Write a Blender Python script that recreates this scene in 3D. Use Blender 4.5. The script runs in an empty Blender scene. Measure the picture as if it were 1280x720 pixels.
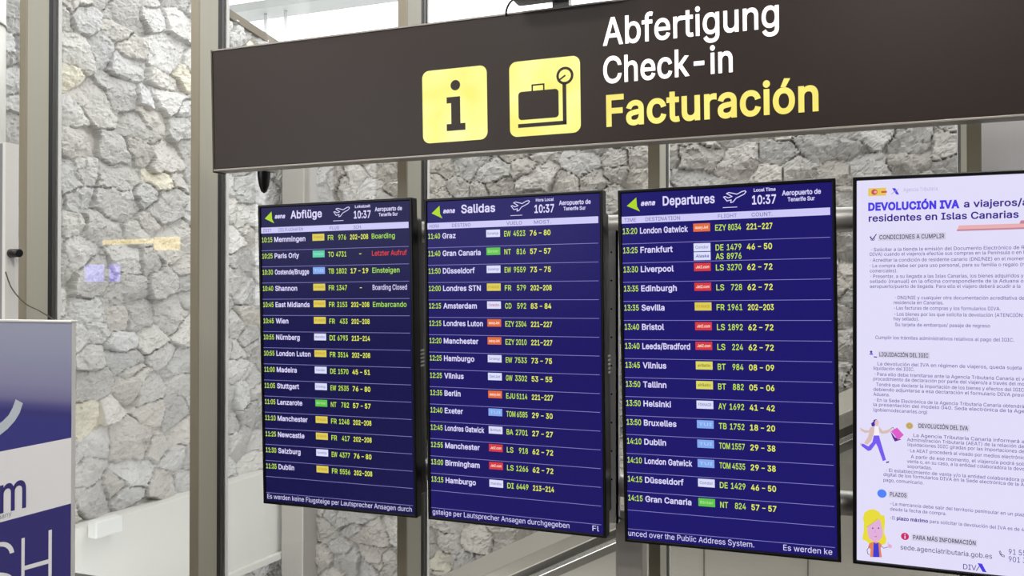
import bpy, bmesh, math, os
import numpy as np
from mathutils import Matrix, Vector
from mathutils.geometry import delaunay_2d_cdt

scene = bpy.context.scene
COL = scene.collection
PI = math.pi

# ------------------------------------------------------------------ camera
YAW, PITCH, F = math.radians(20.5), math.radians(0.5), 1050.0
EYE = Vector((0, 0, 1.6))
h_dir = Vector((-math.sin(YAW), math.cos(YAW), 0))
R_ = Vector((math.cos(YAW), math.sin(YAW), 0))
F_ = h_dir * math.cos(PITCH) + Vector((0, 0, 1)) * math.sin(PITCH)
U_ = R_.cross(F_)
cam_d = bpy.data.cameras.new('camera')
cam_d.sensor_width = 36.0
cam_d.lens = 36.0 * F / 1280.0
cam_d.clip_start = 0.05
cam = bpy.data.objects.new('camera', cam_d)
COL.objects.link(cam)
m = Matrix((R_, U_, -F_)).transposed().to_4x4()
m.translation = EYE
cam.matrix_world = m
scene.camera = cam


def at(px, py, Y):
    """point of the world plane y = Y that is seen at a place of the photograph"""
    d = R_ * ((px - 640) / F) - U_ * ((py - 360) / F) + F_
    return EYE + d * (Y / d.y)


# ------------------------------------------------------------------ materials
def lin(c):
    c = c / 255.0
    return c / 12.92 if c <= 0.04045 else ((c + 0.055) / 1.055) ** 2.4


def rgb(r, g, b):
    return (lin(r), lin(g), lin(b), 1.0)


MATS = {}


def mat(name, base=(128, 128, 128), rough=0.5, metal=0.0, emit=None, strength=1.0, coat=0.0, spec=0.5):
    if name in MATS:
        return MATS[name]
    mt = bpy.data.materials.new(name)
    mt.use_nodes = True
    b = mt.node_tree.nodes['Principled BSDF']
    b.inputs['Base Color'].default_value = rgb(*base)
    b.inputs['Roughness'].default_value = rough
    b.inputs['Metallic'].default_value = metal
    b.inputs['Coat Weight'].default_value = coat
    b.inputs['Specular IOR Level'].default_value = spec
    if emit:
        b.inputs['Emission Color'].default_value = rgb(*emit)
        b.inputs['Emission Strength'].default_value = strength
    MATS[name] = mt
    return mt


def node(mt, kind, **kw):
    n = mt.node_tree.nodes.new(kind)
    for k, v in kw.items():
        if k in n.inputs:
            n.inputs[k].default_value = v
        else:
            setattr(n, k, v)
    return n


def add_noise(mt, scale=(1, 1, 1), nscale=20.0, amount=0.06, bump=0.0, detail=4.0):
    """slight tone variation and bump in object space"""
    nt = mt.node_tree
    b = nt.nodes['Principled BSDF']
    tc = node(mt, 'ShaderNodeTexCoord')
    mp = node(mt, 'ShaderNodeMapping')
    mp.inputs['Scale'].default_value = scale
    nz = node(mt, 'ShaderNodeTexNoise', Scale=nscale, Detail=detail)
    nt.links.new(tc.outputs['Object'], mp.inputs['Vector'])
    nt.links.new(mp.outputs['Vector'], nz.inputs['Vector'])
    base = tuple(b.inputs['Base Color'].default_value)
    mx = node(mt, 'ShaderNodeMix', data_type='RGBA')
    mx.inputs['A'].default_value = tuple(max(0, c * (1 - amount)) for c in base[:3]) + (1,)
    mx.inputs['B'].default_value = tuple(min(1, c * (1 + amount)) for c in base[:3]) + (1,)
    nt.links.new(nz.outputs['Fac'], mx.inputs['Factor'])
    nt.links.new(mx.outputs['Result'], b.inputs['Base Color'])
    if bump:
        bp = node(mt, 'ShaderNodeBump', Strength=bump, Distance=0.004)
        nt.links.new(nz.outputs['Fac'], bp.inputs['Height'])
        nt.links.new(bp.outputs['Normal'], b.inputs['Normal'])
    return mt


M_front = add_noise(mat('mullion_front_shaded', (150, 142, 124), 0.42, 0.1), (6, 6, 0.4), 6, 0.05)  # same beige finish as the sides, shade put in as a browner colour
M_side = add_noise(mat('mullion_side_lit', (182, 178, 164), 0.5, 0.05), (10, 10, 0.3), 6, 0.04)  # lit side of that finish, the light put in as a paler colour
M_gasket = mat('black_rubber_gasket', (24, 22, 22), 0.5)
M_gasket2 = mat('dark_grey_glazing_bar', (66, 64, 64), 0.4)
M_bead = mat('white_glazing_bead', (225, 223, 220), 0.4)
M_black = mat('black_plastic', (16, 15, 17), 0.28)
M_blackm = mat('black_housing_matt', (24, 24, 26), 0.5)
M_bezel = mat('black_gloss_bezel', (9, 8, 11), 0.3, spec=0.25)
M_steel = add_noise(mat('brushed_steel', (200, 198, 194), 0.45, 0.6), (60, 1, 60), 8, 0.06)
M_post = add_noise(mat('grey_painted_post', (176, 172, 166), 0.45, 0.2), (12, 12, 0.3), 6, 0.04)
M_silver = mat('silver_sign_edge', (160, 154, 148), 0.4, 0.4)
M_white = add_noise(mat('white_render', (226, 225, 220), 0.7), (1, 1, 1), 3, 0.02)
M_whitebox = mat('white_lamp_casing', (240, 240, 238), 0.4)
M_conc = add_noise(mat('grey_concrete', (120, 112, 100), 0.8), (1, 1, 1), 5, 0.08, 0.3)
M_floor = add_noise(mat('grey_terrazzo_floor', (90, 86, 82), 0.35), (1, 1, 1), 60, 0.12)
M_ceil = mat('white_ceiling', (225, 224, 220), 0.8)
M_hall = mat('hall_wall_plaster', (84, 80, 78), 0.7)
M_greypanel = add_noise(mat('grey_panel', (242, 242, 247), 0.5), (14, 14, 0.3), 5, 0.04)
M_cladding = add_noise(mat('beige_satin_cladding', (176, 170, 158), 0.4, 0.35), (2, 2, 12), 5, 0.05)
M_cladband = mat('dark_escalator_band', (120, 115, 106), 0.35, 0.5)
M_bright = mat('polished_steel_trim', (225, 222, 215), 0.22, 0.8)
M_cable = mat('dark_cable', (60, 52, 46), 0.6)
M_white2 = mat('white_enamel', (238, 238, 234), 0.35)
M_grey2 = mat('mid_grey_enamel', (146, 147, 150), 0.4)
M_sky_frame = mat('pale_painted_beam', (140, 142, 141), 0.6)
M_sky_post = mat('pale_painted_post', (220, 221, 221), 0.6)


def glass_material():
    mt = bpy.data.materials.new('window_glass')
    mt.use_nodes = True
    nt = mt.node_tree
    nt.nodes.clear()
    out = nt.nodes.new('ShaderNodeOutputMaterial')
    tr = nt.nodes.new('ShaderNodeBsdfTransparent')
    tr.inputs['Color'].default_value = (0.965, 0.975, 0.97, 1)
    gl = nt.nodes.new('ShaderNodeBsdfGlossy')
    gl.inputs['Roughness'].default_value = 0.01
    fr = nt.nodes.new('ShaderNodeFresnel')
    ge = nt.nodes.new('ShaderNodeNewGeometry')      # the pane is a thin slab: same reflectance on both of its faces
    mr = nt.nodes.new('ShaderNodeMapRange')
    mr.inputs['To Min'].default_value = 1.5
    mr.inputs['To Max'].default_value = 1 / 1.5
    nt.links.new(ge.outputs['Backfacing'], mr.inputs['Value'])
    nt.links.new(mr.outputs['Result'], fr.inputs['IOR'])
    mx = nt.nodes.new('ShaderNodeMixShader')
    nt.links.new(fr.outputs[0], mx.inputs[0])
    nt.links.new(tr.outputs[0], mx.inputs[1])
    nt.links.new(gl.outputs[0], mx.inputs[2])
    nt.links.new(mx.outputs[0], out.inputs[0])
    return mt


M_glass = glass_material()


# ------------------------------------------------------------------ mesh helpers
def link(o, parent=None):
    COL.objects.link(o)
    if parent:
        o.parent = parent
    return o


def build(name, bm, mats, parent=None, smooth=False, bevel=0.0, seg=2):
    me = bpy.data.meshes.new(name)
    bmesh.ops.recalc_face_normals(bm, faces=bm.faces)
    bm.to_mesh(me)
    bm.free()
    for x in (mats if isinstance(mats, (list, tuple)) else [mats]):
        me.materials.append(x)
    if smooth:
        for p in me.polygons:
            p.use_smooth = True
    o = link(bpy.data.objects.new(name, me), parent)
    if bevel:
        md = o.modifiers.new('bevel', 'BEVEL')
        md.width = bevel
        md.segments = seg
        md.limit_method = 'ANGLE'
    return o


def box(bm, x0, x1, y0, y1, z0, z1, mi=0):
    vs = [bm.verts.new((x, y, z)) for x in (x0, x1) for y in (y0, y1) for z in (z0, z1)]
    for f in ((0, 1, 3, 2), (4, 6, 7, 5), (0, 4, 5, 1), (2, 3, 7, 6), (0, 2, 6, 4), (1, 5, 7, 3)):
        bm.faces.new([vs[i] for i in f]).material_index = mi


def prism(bm, pts, y0, y1, mi=0):
    """pts (x, z) outline extruded from y0 to y1"""
    a = [bm.verts.new((x, y0, z)) for x, z in pts]
    b = [bm.verts.new((x, y1, z)) for x, z in pts]
    n = len(pts)
    bm.faces.new(a).material_index = mi
    bm.faces.new(b[::-1]).material_index = mi
    for i in range(n):
        bm.faces.new((a[i], b[i], b[(i + 1) % n], a[(i + 1) % n])).material_index = mi


def cyl(bm, p, q, r, n=20, mi=0, cap=True):
    p, q = Vector(p), Vector(q)
    d = (q - p).normalized()
    u = d.orthogonal().normalized()
    v = d.cross(u)
    A = [bm.verts.new(p + u * r * math.cos(t) + v * r * math.sin(t)) for t in [2 * PI * i / n for i in range(n)]]
    B = [bm.verts.new(q + u * r * math.cos(t) + v * r * math.sin(t)) for t in [2 * PI * i / n for i in range(n)]]
    for i in range(n):
        f = bm.faces.new((A[i], A[(i + 1) % n], B[(i + 1) % n], B[i]))
        f.material_index = mi
        f.smooth = True
    if cap:
        bm.faces.new(A[::-1]).material_index = mi
        bm.faces.new(B).material_index = mi


def tube(bm, pts, r, n=8):
    pts = [Vector(p) for p in pts]
    rings = []
    for i, p in enumerate(pts):
        d = (pts[min(i + 1, len(pts) - 1)] - pts[max(i - 1, 0)]).normalized()
        u = d.cross(Vector((0, 1, 0.01))).normalized()
        v = d.cross(u)
        rings.append([bm.verts.new(p + u * r * math.cos(2 * PI * k / n) + v * r * math.sin(2 * PI * k / n)) for k in range(n)])
    for a, b in zip(rings, rings[1:]):
        for k in range(n):
            f = bm.faces.new((a[k], a[(k + 1) % n], b[(k + 1) % n], b[k]))
            f.smooth = True
    bm.faces.new(rings[0][::-1])
    bm.faces.new(rings[-1])


def catmull(pts, n=8):
    pts = [Vector(p) for p in pts]
    P = [2 * pts[0] - pts[1]] + pts + [2 * pts[-1] - pts[-2]]
    out = []
    for i in range(1, len(P) - 2):
        for k in range(n):
            t = k / n
            out.append(0.5 * ((2 * P[i]) + (P[i + 1] - P[i - 1]) * t + (2 * P[i - 1] - 5 * P[i] + 4 * P[i + 1] - P[i + 2]) * t * t
                              + (3 * P[i] - P[i - 1] - 3 * P[i + 1] + P[i + 2]) * t ** 3))
    out.append(pts[-1])
    return out


def empty(name, loc=(0, 0, 0)):
    o = bpy.data.objects.new(name, None)
    o.empty_display_size = 0.1
    o.location = loc
    return link(o)


def tag(o, label, cat, group=None):
    o['label'] = label
    o['category'] = cat
    if group:
        o['group'] = group
    return o


def structure(o):
    o['kind'] = 'structure'
    return o


# ------------------------------------------------------------------ lettering
def find_font():
    try:
        p = os.path.join(bpy.utils.system_resource('DATAFILES', path='fonts'), 'Inter.woff2')
        return bpy.data.fonts.load(p)
    except Exception:
        return None


FONT = find_font()
_tc = {}


def raw_outline(txt):
    c = bpy.data.curves.new('lettering', 'FONT')
    c.body = txt
    if FONT:
        c.font = FONT
    c.resolution_u = 3
    c.fill_mode = 'NONE'
    o = bpy.data.objects.new('lettering', c)
    COL.objects.link(o)
    ev = o.evaluated_get(bpy.context.evaluated_depsgraph_get())
    me = ev.to_mesh()
    vs = np.array([(v.co.x, v.co.y) for v in me.vertices]) if len(me.vertices) else np.zeros((0, 2))
    es = [tuple(e_.vertices) for e_ in me.edges]
    ev.to_mesh_clear()
    bpy.data.objects.remove(o)
    bpy.data.curves.remove(c)
    return vs, es


def fill_outline(vs, es, bold):
    """triangles inside closed outlines, by non-zero winding (outlines may overlap), the outline moved outwards by bold"""
    nxt = {}
    for a_, b_ in es:
        nxt.setdefault(a_, []).append(b_)
        nxt.setdefault(b_, []).append(a_)
    seen, loops = set(), []
    for st_ in range(len(vs)):
        if st_ in seen or st_ not in nxt:
            continue
        cur, prev, lp = st_, None, []
        while cur not in seen:
            seen.add(cur)
            lp.append(cur)
            opts = [q_ for q_ in nxt[cur] if q_ != prev]
            if prev is None and st_ + 1 in nxt[cur]:
                opts = [st_ + 1]
            if not opts:
                break
            prev, cur = cur, opts[0]
        if len(lp) > 2:
            loops.append(lp)
    area = 0
    for lp in loops:
        P = vs[lp]
        Q = np.roll(P, -1, axis=0)
        area += (P[:, 0] * Q[:, 1] - P[:, 1] * Q[:, 0]).sum()
    sg = 1.0 if area > 0 else -1.0
    vs = vs.copy()
    if bold:
        for lp in loops:
            P = vs[lp]
            d0 = P - np.roll(P, 1, axis=0)
            d1 = np.roll(P, -1, axis=0) - P
            d0 /= np.linalg.norm(d0, axis=1)[:, None] + 1e-9
            d1 /= np.linalg.norm(d1, axis=1)[:, None] + 1e-9
            n0 = np.stack([d0[:, 1], -d0[:, 0]], 1) * sg
            n1 = np.stack([d1[:, 1], -d1[:, 0]], 1) * sg
            nn = n0 + n1
            k_ = 2 / np.maximum((nn * nn).sum(1), 1.2)
            vs[lp] = P + nn * k_[:, None] * bold
    E = [(lp[i], lp[(i + 1) % len(lp)]) for lp in loops for i in range(len(lp))]
    out_v, _e, out_f = delaunay_2d_cdt([Vector(p) for p in vs], E, [], 0, 1e-6, False)[:3]
    ov = np.array([(p.x, p.y) for p in out_v])
    F3 = np.array([tuple(f) for f in out_f if len(f) == 3])
    C = ov[F3].mean(axis=1)
    A = vs[[e_[0] for e_ in E]]
    B = vs[[e_[1] for e_ in E]]
    px, py = C[:, 0][:, None], C[:, 1][:, None]
    ax, ay, bx, by = A[:, 0][None], A[:, 1][None], B[:, 0][None], B[:, 1][None]
    side = (bx - ax) * (py - ay) - (px - ax) * (by - ay)
    wn = ((ay <= py) & (by > py) & (side > 0)).sum(1) - ((ay > py) & (by <= py) & (side < 0)).sum(1)
    keep = F3[wn != 0]
    return ov, [tuple(int(i) for i in f) for f in keep]


_gc, _adv = {}, {}


def advance(ch):
    if ch not in _adv:
        _adv[ch] = float(raw_outline(ch + 'H')[0][:, 0].max() - raw_outline('H')[0][:, 0].max())
    return _adv[ch]


def glyphs(txt, bold=0.0):
    """flat triangles of a line of lettering"""
    V, Fc, x, n = [], [], 0.0, 0
    for ch in txt:
        if ch != ' ':
            if (ch, bold) not in _gc:
                vs, es = raw_outline(ch)
                _gc[(ch, bold)] = fill_outline(vs, es, bold)
            v, f = _gc[(ch, bold)]
            V.append(v + np.array([x, 0.0]))
            Fc += [tuple(i + n for i in t) for t in f]
            n += len(v)
        x += advance(ch) + bold * 0.6
    return np.vstack(V), Fc


CAP = float(glyphs('H')[0][:, 1].max())


class Sheet:
    """a printed or lit surface in its own flat layout: u to the right, v downwards, metres, from the top left corner"""

    def __init__(self, H, u0=0.0):
        self.v, self.f, self.mi, self.mats = [], [], [], []
        self.H, self.u0 = H, u0

    def m(self, mt):
        if mt not in self.mats:
            self.mats.append(mt)
        return self.mats.index(mt)

    def poly(self, pts, mt, lay=1, front=0.0):
        n = len(self.v)
        for u, v in pts:
            self.v.append((u - self.u0, front - 0.00035 * lay, self.H - v))
        self.f.append(tuple(range(n, n + len(pts))))
        self.mi.append(self.m(mt))

    def rect(self, u0, v0, u1, v1, mt, lay=1):
        self.poly([(u0, v0), (u1, v0), (u1, v1), (u0, v1)], mt, lay)

    def rrect(self, u0, v0, u1, v1, r, mt, lay=1, n=6):
        pts = []
        for cx, cy, a in ((u1 - r, v0 + r, -90), (u1 - r, v1 - r, 0), (u0 + r, v1 - r, 90), (u0 + r, v0 + r, 180)):
            for k in range(n + 1):
                t = math.radians(a + 90 * k / n)
                pts.append((cx + r * math.cos(t), cy + r * math.sin(t)))
        self.poly(pts, mt, lay)

    def disc(self, cu, cv, r, mt, lay=1, n=24, rv=None):
        rv = rv or r
        self.poly([(cu + r * math.cos(2 * PI * k / n), cv + rv * math.sin(2 * PI * k / n)) for k in range(n)], mt, lay)

    def stroke(self, pts, w, mt, lay=1, closed=False):
        if closed:
            pts = list(pts) + [pts[0]]
        for (a, b), (c, d) in zip(pts, pts[1:]):
            L = math.hypot(c - a, d - b) or 1
            nx, ny = -(d - b) / L * w / 2, (c - a) / L * w / 2
            ex, ey = (c - a) / L * w * .3, (d - b) / L * w * .3
            self.poly([(a - ex + nx, b - ey + ny), (c + ex + nx, d + ey + ny), (c + ex - nx, d + ey - ny), (a - ex - nx, b - ey - ny)], mt, lay)

    def text(self, txt, a, b, cap, mt, lay=3, bold=0.012, slant=0.0, width=None):
        """baseline from a to b (u, v); b None: natural width"""
        vs, fs = glyphs(txt, bold)
        if not len(vs):
            return
        s = cap / CAP
        x0, x1 = vs[:, 0].min(), vs[:, 0].max()
        if b is None:
            L = (x1 - x0) * s * (width or 1.0)
            dx, dy = 1.0, 0.0
        else:
            L = math.hypot(b[0] - a[0], b[1] - a[1])
            dx, dy = (b[0] - a[0]) / L, (b[1] - a[1]) / L
        n = len(self.v)
        for x, y in vs:
            t = (x - x0) / (x1 - x0) * L
            y = y * s
            t += y * slant
            self.v.append((a[0] + dx * t + dy * y - self.u0, -0.00035 * lay, self.H - (a[1] + dy * t - dx * y)))
        mi = self.m(mt)
        for f in fs:
            self.f.append(tuple(n + i for i in f))
            self.mi.append(mi)

    def build(self, name, parent=None):
        me = bpy.data.meshes.new(name)
        me.from_pydata(self.v, [], self.f)
        for x in self.mats:
            me.materials.append(x)
        me.polygons.foreach_set('material_index', self.mi)
        # every face looks towards -y
        flip = [p.index for p in me.polygons if p.normal.y > 0]
        if flip:
            bm = bmesh.new()
            bm.from_mesh(me)
            bm.faces.ensure_lookup_table()
            bmesh.ops.reverse_faces(bm, faces=[bm.faces[i] for i in flip])
            bm.to_mesh(me)
            bm.free()
        return link(bpy.data.objects.new(name, me), parent)


def pose(q, W, H):
    """frame of a panel: x right, y into the panel, z up, origin at its bottom centre, from its yaw / pitch / roll / centre seen by the camera"""
    y, p, r = q[:3]
    cy, sy, cp, sp, cr, sr = math.cos(y), math.sin(y), math.cos(p), math.sin(p), math.cos(r), math.sin(r)
    Mm = Matrix(((cy, 0, sy), (0, 1, 0), (-sy, 0, cy))) @ Matrix(((1, 0, 0), (0, cp, -sp), (0, sp, cp))) @ Matrix(((cr, -sr, 0), (sr, cr, 0), (0, 0, 1)))
    C = Matrix((R_, -U_, F_)).transposed()
    Mw = C @ Mm
    X, D, N = Mw.col[0], Mw.col[1], Mw.col[2]
    o = EYE + C @ Vector(q[3:]) + D * (H / 2)
    out = Matrix((X, N, -D)).transposed().to_4x4()
    out.translation = o
    return out


# ================================================================== THE SETTING
YG = 3.57                      # plane of the glass
YF = 3.37                     # front of the mullions
YB = 6.5                       # stone back wall of the courtyard
XL, XR, YN, ZC = -16.5, 7.0, -7.0, 4.6

bm = bmesh.new(); box(bm, XL, XR, YN, YG + 0.1, -0.3, 0); structure(build('floor', bm, M_floor))
bm = bmesh.new(); box(bm, XL, XR, YN, YG + 0.1, ZC, ZC + 0.3); structure(build('ceiling', bm, M_ceil))
bm = bmesh.new(); box(bm, XR, XR + 0.2, YN, YG + 0.1, 0, ZC); structure(build('wall_right', bm, M_hall))
# rear wall of the hall with a wide glazed opening on its left
bm = bmesh.new()
box(bm, -3.6, XR, YN - 0.2, YN, 0, ZC)
box(bm, XL, -11.0, YN - 0.2, YN, 0, ZC)
box(bm, -11.0, -3.6, YN - 0.2, YN, 0, 1.4)
box(bm, -11.0, -3.6, YN - 0.2, YN, 4.2, ZC)
structure(build('wall_rear', bm, M_hall))
bm = bmesh.new(); box(bm, XL - 0.2, XL, YN, YG + 0.1, 0, ZC); structure(build('wall_left', bm, M_hall))

# mullions and panes
mx = [at(x, 369, YF).x for x in (27, 242.5, 502.5, 817.5, 1218.5)]
mx = [mx[0] - 2.32, mx[0] - 1.16] + mx
xs_m = mx
pane_n = 0
for i, x in enumerate(xs_m):
    t = empty('window_%d' % (i + 1), (x, YG, 0))
    structure(t)
    last = i == len(xs_m) - 1
    bm = bmesh.new(); box(bm, -0.023, 0.023, YF - YG, YF - YG + 0.012, 0, ZC)
    o = build('mullion_front', bm, M_front, t)
    bm = bmesh.new(); box(bm, -0.0225, 0.0225, YF - YG + 0.012, -0.055, 0, ZC)
    build('mullion', bm, M_side, t)
    bm = bmesh.new(); box(bm, -0.021, 0.0225, -0.055, -0.03, 0, ZC, 0); box(bm, -0.021, 0.0235, -0.03, -0.008, 0, ZC, 1)
    build('gasket', bm, [M_gasket, M_gasket2], t)
    bm = bmesh.new(); box(bm, -0.024, 0.024, 0.008, 0.03, 0, ZC)
    build('glazing_bead', bm, M_bead, t)
    if not last:
        w = xs_m[i + 1] - x
        bm = bmesh.new(); box(bm, 0.0, w, -0.004, 0.004, 0.0, ZC)
        build('glass_pane', bm, M_glass, t)
# opaque grey bay right of the last mullion, solid wall beyond both ends
bm = bmesh.new(); box(bm, xs_m[-1] + 0.0235, xs_m[-1] + 1.2, YG - 0.02, YG + 0.02, 0, ZC); structure(build('wall_panel', bm, M_greypanel))
bm = bmesh.new(); box(bm, xs_m[-1] + 1.2, XR, YG - 0.1, YG + 0.1, 0, ZC); structure(build('wall_front', bm, M_hall))
bm = bmesh.new(); box(bm, XL, xs_m[0] - 0.023, YG - 0.1, YG + 0.1, 0, ZC); structure(build('wall_front', bm, M_hall))


# ------------------------------------------------------------------ rubble stone walls
def hash2(a, b, s):
    n = np.sin(a * 127.1 + b * 311.7 + s * 74.7) * 43758.5453
    return n - np.floor(n)


def vnoise(x, y, s):
    xi, yi = np.floor(x), np.floor(y)
    fx, fy = x - xi, y - yi
    fx, fy = fx * fx * (3 - 2 * fx), fy * fy * (3 - 2 * fy)
    a, b = hash2(xi, yi, s), hash2(xi + 1, yi, s)
    c, d = hash2(xi, yi + 1, s), hash2(xi + 1, yi + 1, s)
    return (a * (1 - fx) + b * fx) * (1 - fy) + (c * (1 - fx) + d * fx) * fy


def fbm(x, y, s, n=4):
    r, a = 0, 0.5
    for k in range(n):
        r = r + a * vnoise(x * 2 ** k, y * 2 ** k, s + k * 3.1)
        a *= 0.5
    return r


def rubble(name, P, T, L, z0, top0, top1, step, sw, sh, seed, tones, depth=0.06, cream=0.06, warmth=0.0):
    """heightfield of irregular stones on the wall through P along T (unit, horizontal), normal towards the viewer"""
    nu, nv = int(L / step), int((max(top0, top1) - z0) / step)
    u = np.linspace(0, L, nu)
    w = np.linspace(0, 1, nv)
    U, Wv = np.meshgrid(u, w)
    top = top0 + (top1 - top0) * U / L
    V = z0 + Wv * (top - z0)
    wx = U + 0.10 * (fbm(U * 3.0, V * 3.0, seed) - .5) + 0.06 * (fbm(U * 11, V * 11, seed + 5, 5) - .5)
    wy = V + 0.10 * (fbm(U * 3.0, V * 3.0, seed + 9) - .5) + 0.06 * (fbm(U * 11, V * 11, seed + 15, 5) - .5)
    gx, gy = wx / sw, wy / sh
    ix, iy = np.floor(gx), np.floor(gy)
    d1 = np.full(U.shape, 9.0); d2 = np.full(U.shape, 9.0)
    cx1 = np.zeros(U.shape); cy1 = np.zeros(U.shape); id1 = np.zeros(U.shape); id1b = np.zeros(U.shape)
    pts = []
    for dx in (-2, -1, 0, 1, 2):
        for dy in (-2, -1, 0, 1, 2):
            jx, jy = ix + dx, iy + dy
            px = jx + 0.5 * (jy % 2) + 0.1 + 0.8 * hash2(jx, jy, seed)
            py = jy + 0.08 + 0.84 * hash2(jx, jy, seed + 1)
            wgt = 0.35 * (hash2(jx, jy, seed + 2) - .5)
            ddx, ddy = (gx - px), (gy - py)
            dd = (np.abs(ddx) ** 2.3 + np.abs(ddy) ** 2.3) ** (1 / 2.3) + wgt
            near = dd < d1
            d2 = np.where(near, d1, np.minimum(d2, dd))
            cx1 = np.where(near, px, cx1); cy1 = np.where(near, py, cy1)
            id1 = np.where(near, jx, id1); id1b = np.where(near, jy, id1b)
            d1 = np.where(near, dd, d1)
    edge = (d2 - d1)
    e = np.clip(edge / 0.075, 0, 1)
    rise = 1 - (1 - e) ** 2.0
    ta = (hash2(id1, id1b, seed + 3) - .5) * 2
    tb = (hash2(id1, id1b, seed + 4) - .5) * 2
    lift = hash2(id1, id1b, seed + 6)
    lx, ly = gx - cx1, gy - cy1
    # hewn faces: a few tilted planes cut each stone, their joints are sharp ridges
    ang = hash2(id1, id1b, seed + 7) * 6.28
    jx_ = lx + .22 * (fbm(U * 7, V * 7, seed + 30) - .5)
    jy_ = ly + .22 * (fbm(U * 7, V * 7, seed + 33) - .5)
    face = np.full(U.shape, 9.0)
    for k in range(5):
        a_k = ang + k * 1.31 + hash2(id1, id1b, seed + 60 + k) * .9
        g_k = 0.15 + 1.3 * hash2(id1, id1b, seed + 64 + k) ** 2
        face = np.minimum(face, 0.20 + 0.30 * hash2(id1, id1b, seed + 68 + k) - g_k * (jx_ * np.cos(a_k) + jy_ * np.sin(a_k)))
    # broken surface: small cells with their own tilt, plus fine grit
    chips = np.zeros(U.shape)
    for sc, am, sdn in ((13.0, 1.0, 80), (29.0, .55, 90), (60.0, .25, 95)):
        qx = U * sc + lift * 31 + 1.3 * (fbm(U * sc * .8, V * sc * .8, sdn) - .5)
        qy = V * sc * 1.15 + lift * 17 + 1.3 * (fbm(U * sc * .8, V * sc * .8, sdn + 2) - .5)
        bx_, by_ = np.floor(qx), np.floor(qy)
        best = np.full(U.shape, 9.0); val = np.zeros(U.shape)
        for ex in (-1, 0, 1):
            for ey in (-1, 0, 1):
                mx_ = bx_ + ex + hash2(bx_ + ex, by_ + ey, sdn)
                my_ = by_ + ey + hash2(bx_ + ex, by_ + ey, sdn + 1)
                dd = (qx - mx_) ** 2 + (qy - my_) ** 2
                nr = dd < best
                tx_ = hash2(bx_ + ex, by_ + ey, sdn + 3) - .5
                ty_ = hash2(bx_ + ex, by_ + ey, sdn + 4) - .5
                vv_ = (hash2(bx_ + ex, by_ + ey, sdn + 5) - .5) * .5 + (qx - mx_) * tx_ + (qy - my_) * ty_
                best = np.where(nr, dd, best); val = np.where(nr, vv_, val)
        chips = chips + am * val
    hgt = depth * (rise * (0.25 + 0.40 * lift) + (0.3 + .7 * rise) * np.clip(face, -.7, .45) * 0.9 + rise * (ta * lx + tb * ly) * .8)
    hgt = hgt + depth * (0.15 + 0.25 * rise) * chips
    N = Vector((T.y, -T.x, 0))
    if N.dot(EYE - P) < 0:
        N = -N
    co = np.empty((nv, nu, 3))
    for k in range(3):
        co[:, :, k] = P[k] + T[k] * U + N[k] * hgt
    co[:, :, 2] = V
    verts = co.reshape(-1, 3)
    idx = np.arange(nv * nu).reshape(nv, nu)
    quads = np.stack([idx[:-1, :-1], idx[:-1, 1:], idx[1:, 1:], idx[1:, :-1]], -1).reshape(-1, 4)
    # back and rim so the wall has thickness
    nb = len(verts)
    back = []
    for uu in (0, L):
        for zz in (z0, None):
            p = P + T * uu - N * 0.35
            back.append((p.x, p.y, z0 if zz is not None else top0 + (top1 - top0) * uu / L))
    verts = np.vstack([verts, np.array(back)])
    faces = quads.tolist()
    faces.append([nb, nb + 1, nb + 3, nb + 2])
    faces.append([int(i) for i in idx[-1, :]] + [nb + 3, nb + 1])
    faces.append([int(i) for i in idx[:, 0]] + [nb + 1, nb])
    faces.append([int(i) for i in idx[:, -1]] + [nb + 3, nb + 2])
    me = bpy.data.meshes.new(name)
    me.from_pydata(verts.tolist(), [], faces)
    # each stone has its own tone
    g = hash2(id1, id1b, seed + 11)
    lo, hi = tones
    base = lo + (hi - lo) * g
    warm = hash2(id1, id1b, seed + 12)
    isc = hash2(id1, id1b, seed + 13) < cream
    cr = np.where(isc, hi * 1.12, base * (0.99 + .05 * warm))
    cg = np.where(isc, hi * 1.06, base * (0.985 + .01 * warm - warmth * .45))
    cb = np.where(isc, hi * 0.90, base * (0.985 - .05 * warm - warmth))
    stain = 0.86 + 0.28 * fbm(U * 5, V * 5, seed + 50, 5)
    mort = np.clip(edge / 0.06, 0.0, 1)
    mort = 0.72 + 0.28 * mort
    col = np.ones((nb + 4, 4), dtype=np.float32)
    for k, c in enumerate((cr, cg, cb)):
        col[:nb, k] = np.clip(c * stain * mort, 0, 1).reshape(-1)
    at_ = me.color_attributes.new('stone_tone', 'FLOAT_COLOR', 'POINT')
    at_.data.foreach_set('color', col.reshape(-1))
    sm = np.zeros(len(faces), dtype=bool)
    me.polygons.foreach_set('use_smooth', sm)
    o = link(bpy.data.objects.new(name, me))
    mt = bpy.data.materials.new(name + '_stone')
    mt.use_nodes = True
    b = mt.node_tree.nodes['Principled BSDF']
    b.inputs['Roughness'].default_value = 0.85
    ca = node(mt, 'ShaderNodeVertexColor', layer_name='stone_tone')
    nz = node(mt, 'ShaderNodeTexNoise', Scale=22.0, Detail=8.0, Roughness=.65)
    tc = node(mt, 'ShaderNodeTexCoord')
    bp = node(mt, 'ShaderNodeBump', Strength=0.45, Distance=0.02)
    mt.node_tree.links.new(tc.outputs['Object'], nz.inputs['Vector'])
    mt.node_tree.links.new(nz.outputs['Fac'], bp.inputs['Height'])
    mt.node_tree.links.new(bp.outputs['Normal'], b.inputs['Normal'])
    mt.node_tree.links.new(ca.outputs['Color'], b.inputs['Base Color'])
    me.materials.append(mt)
    return structure(o)


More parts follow.
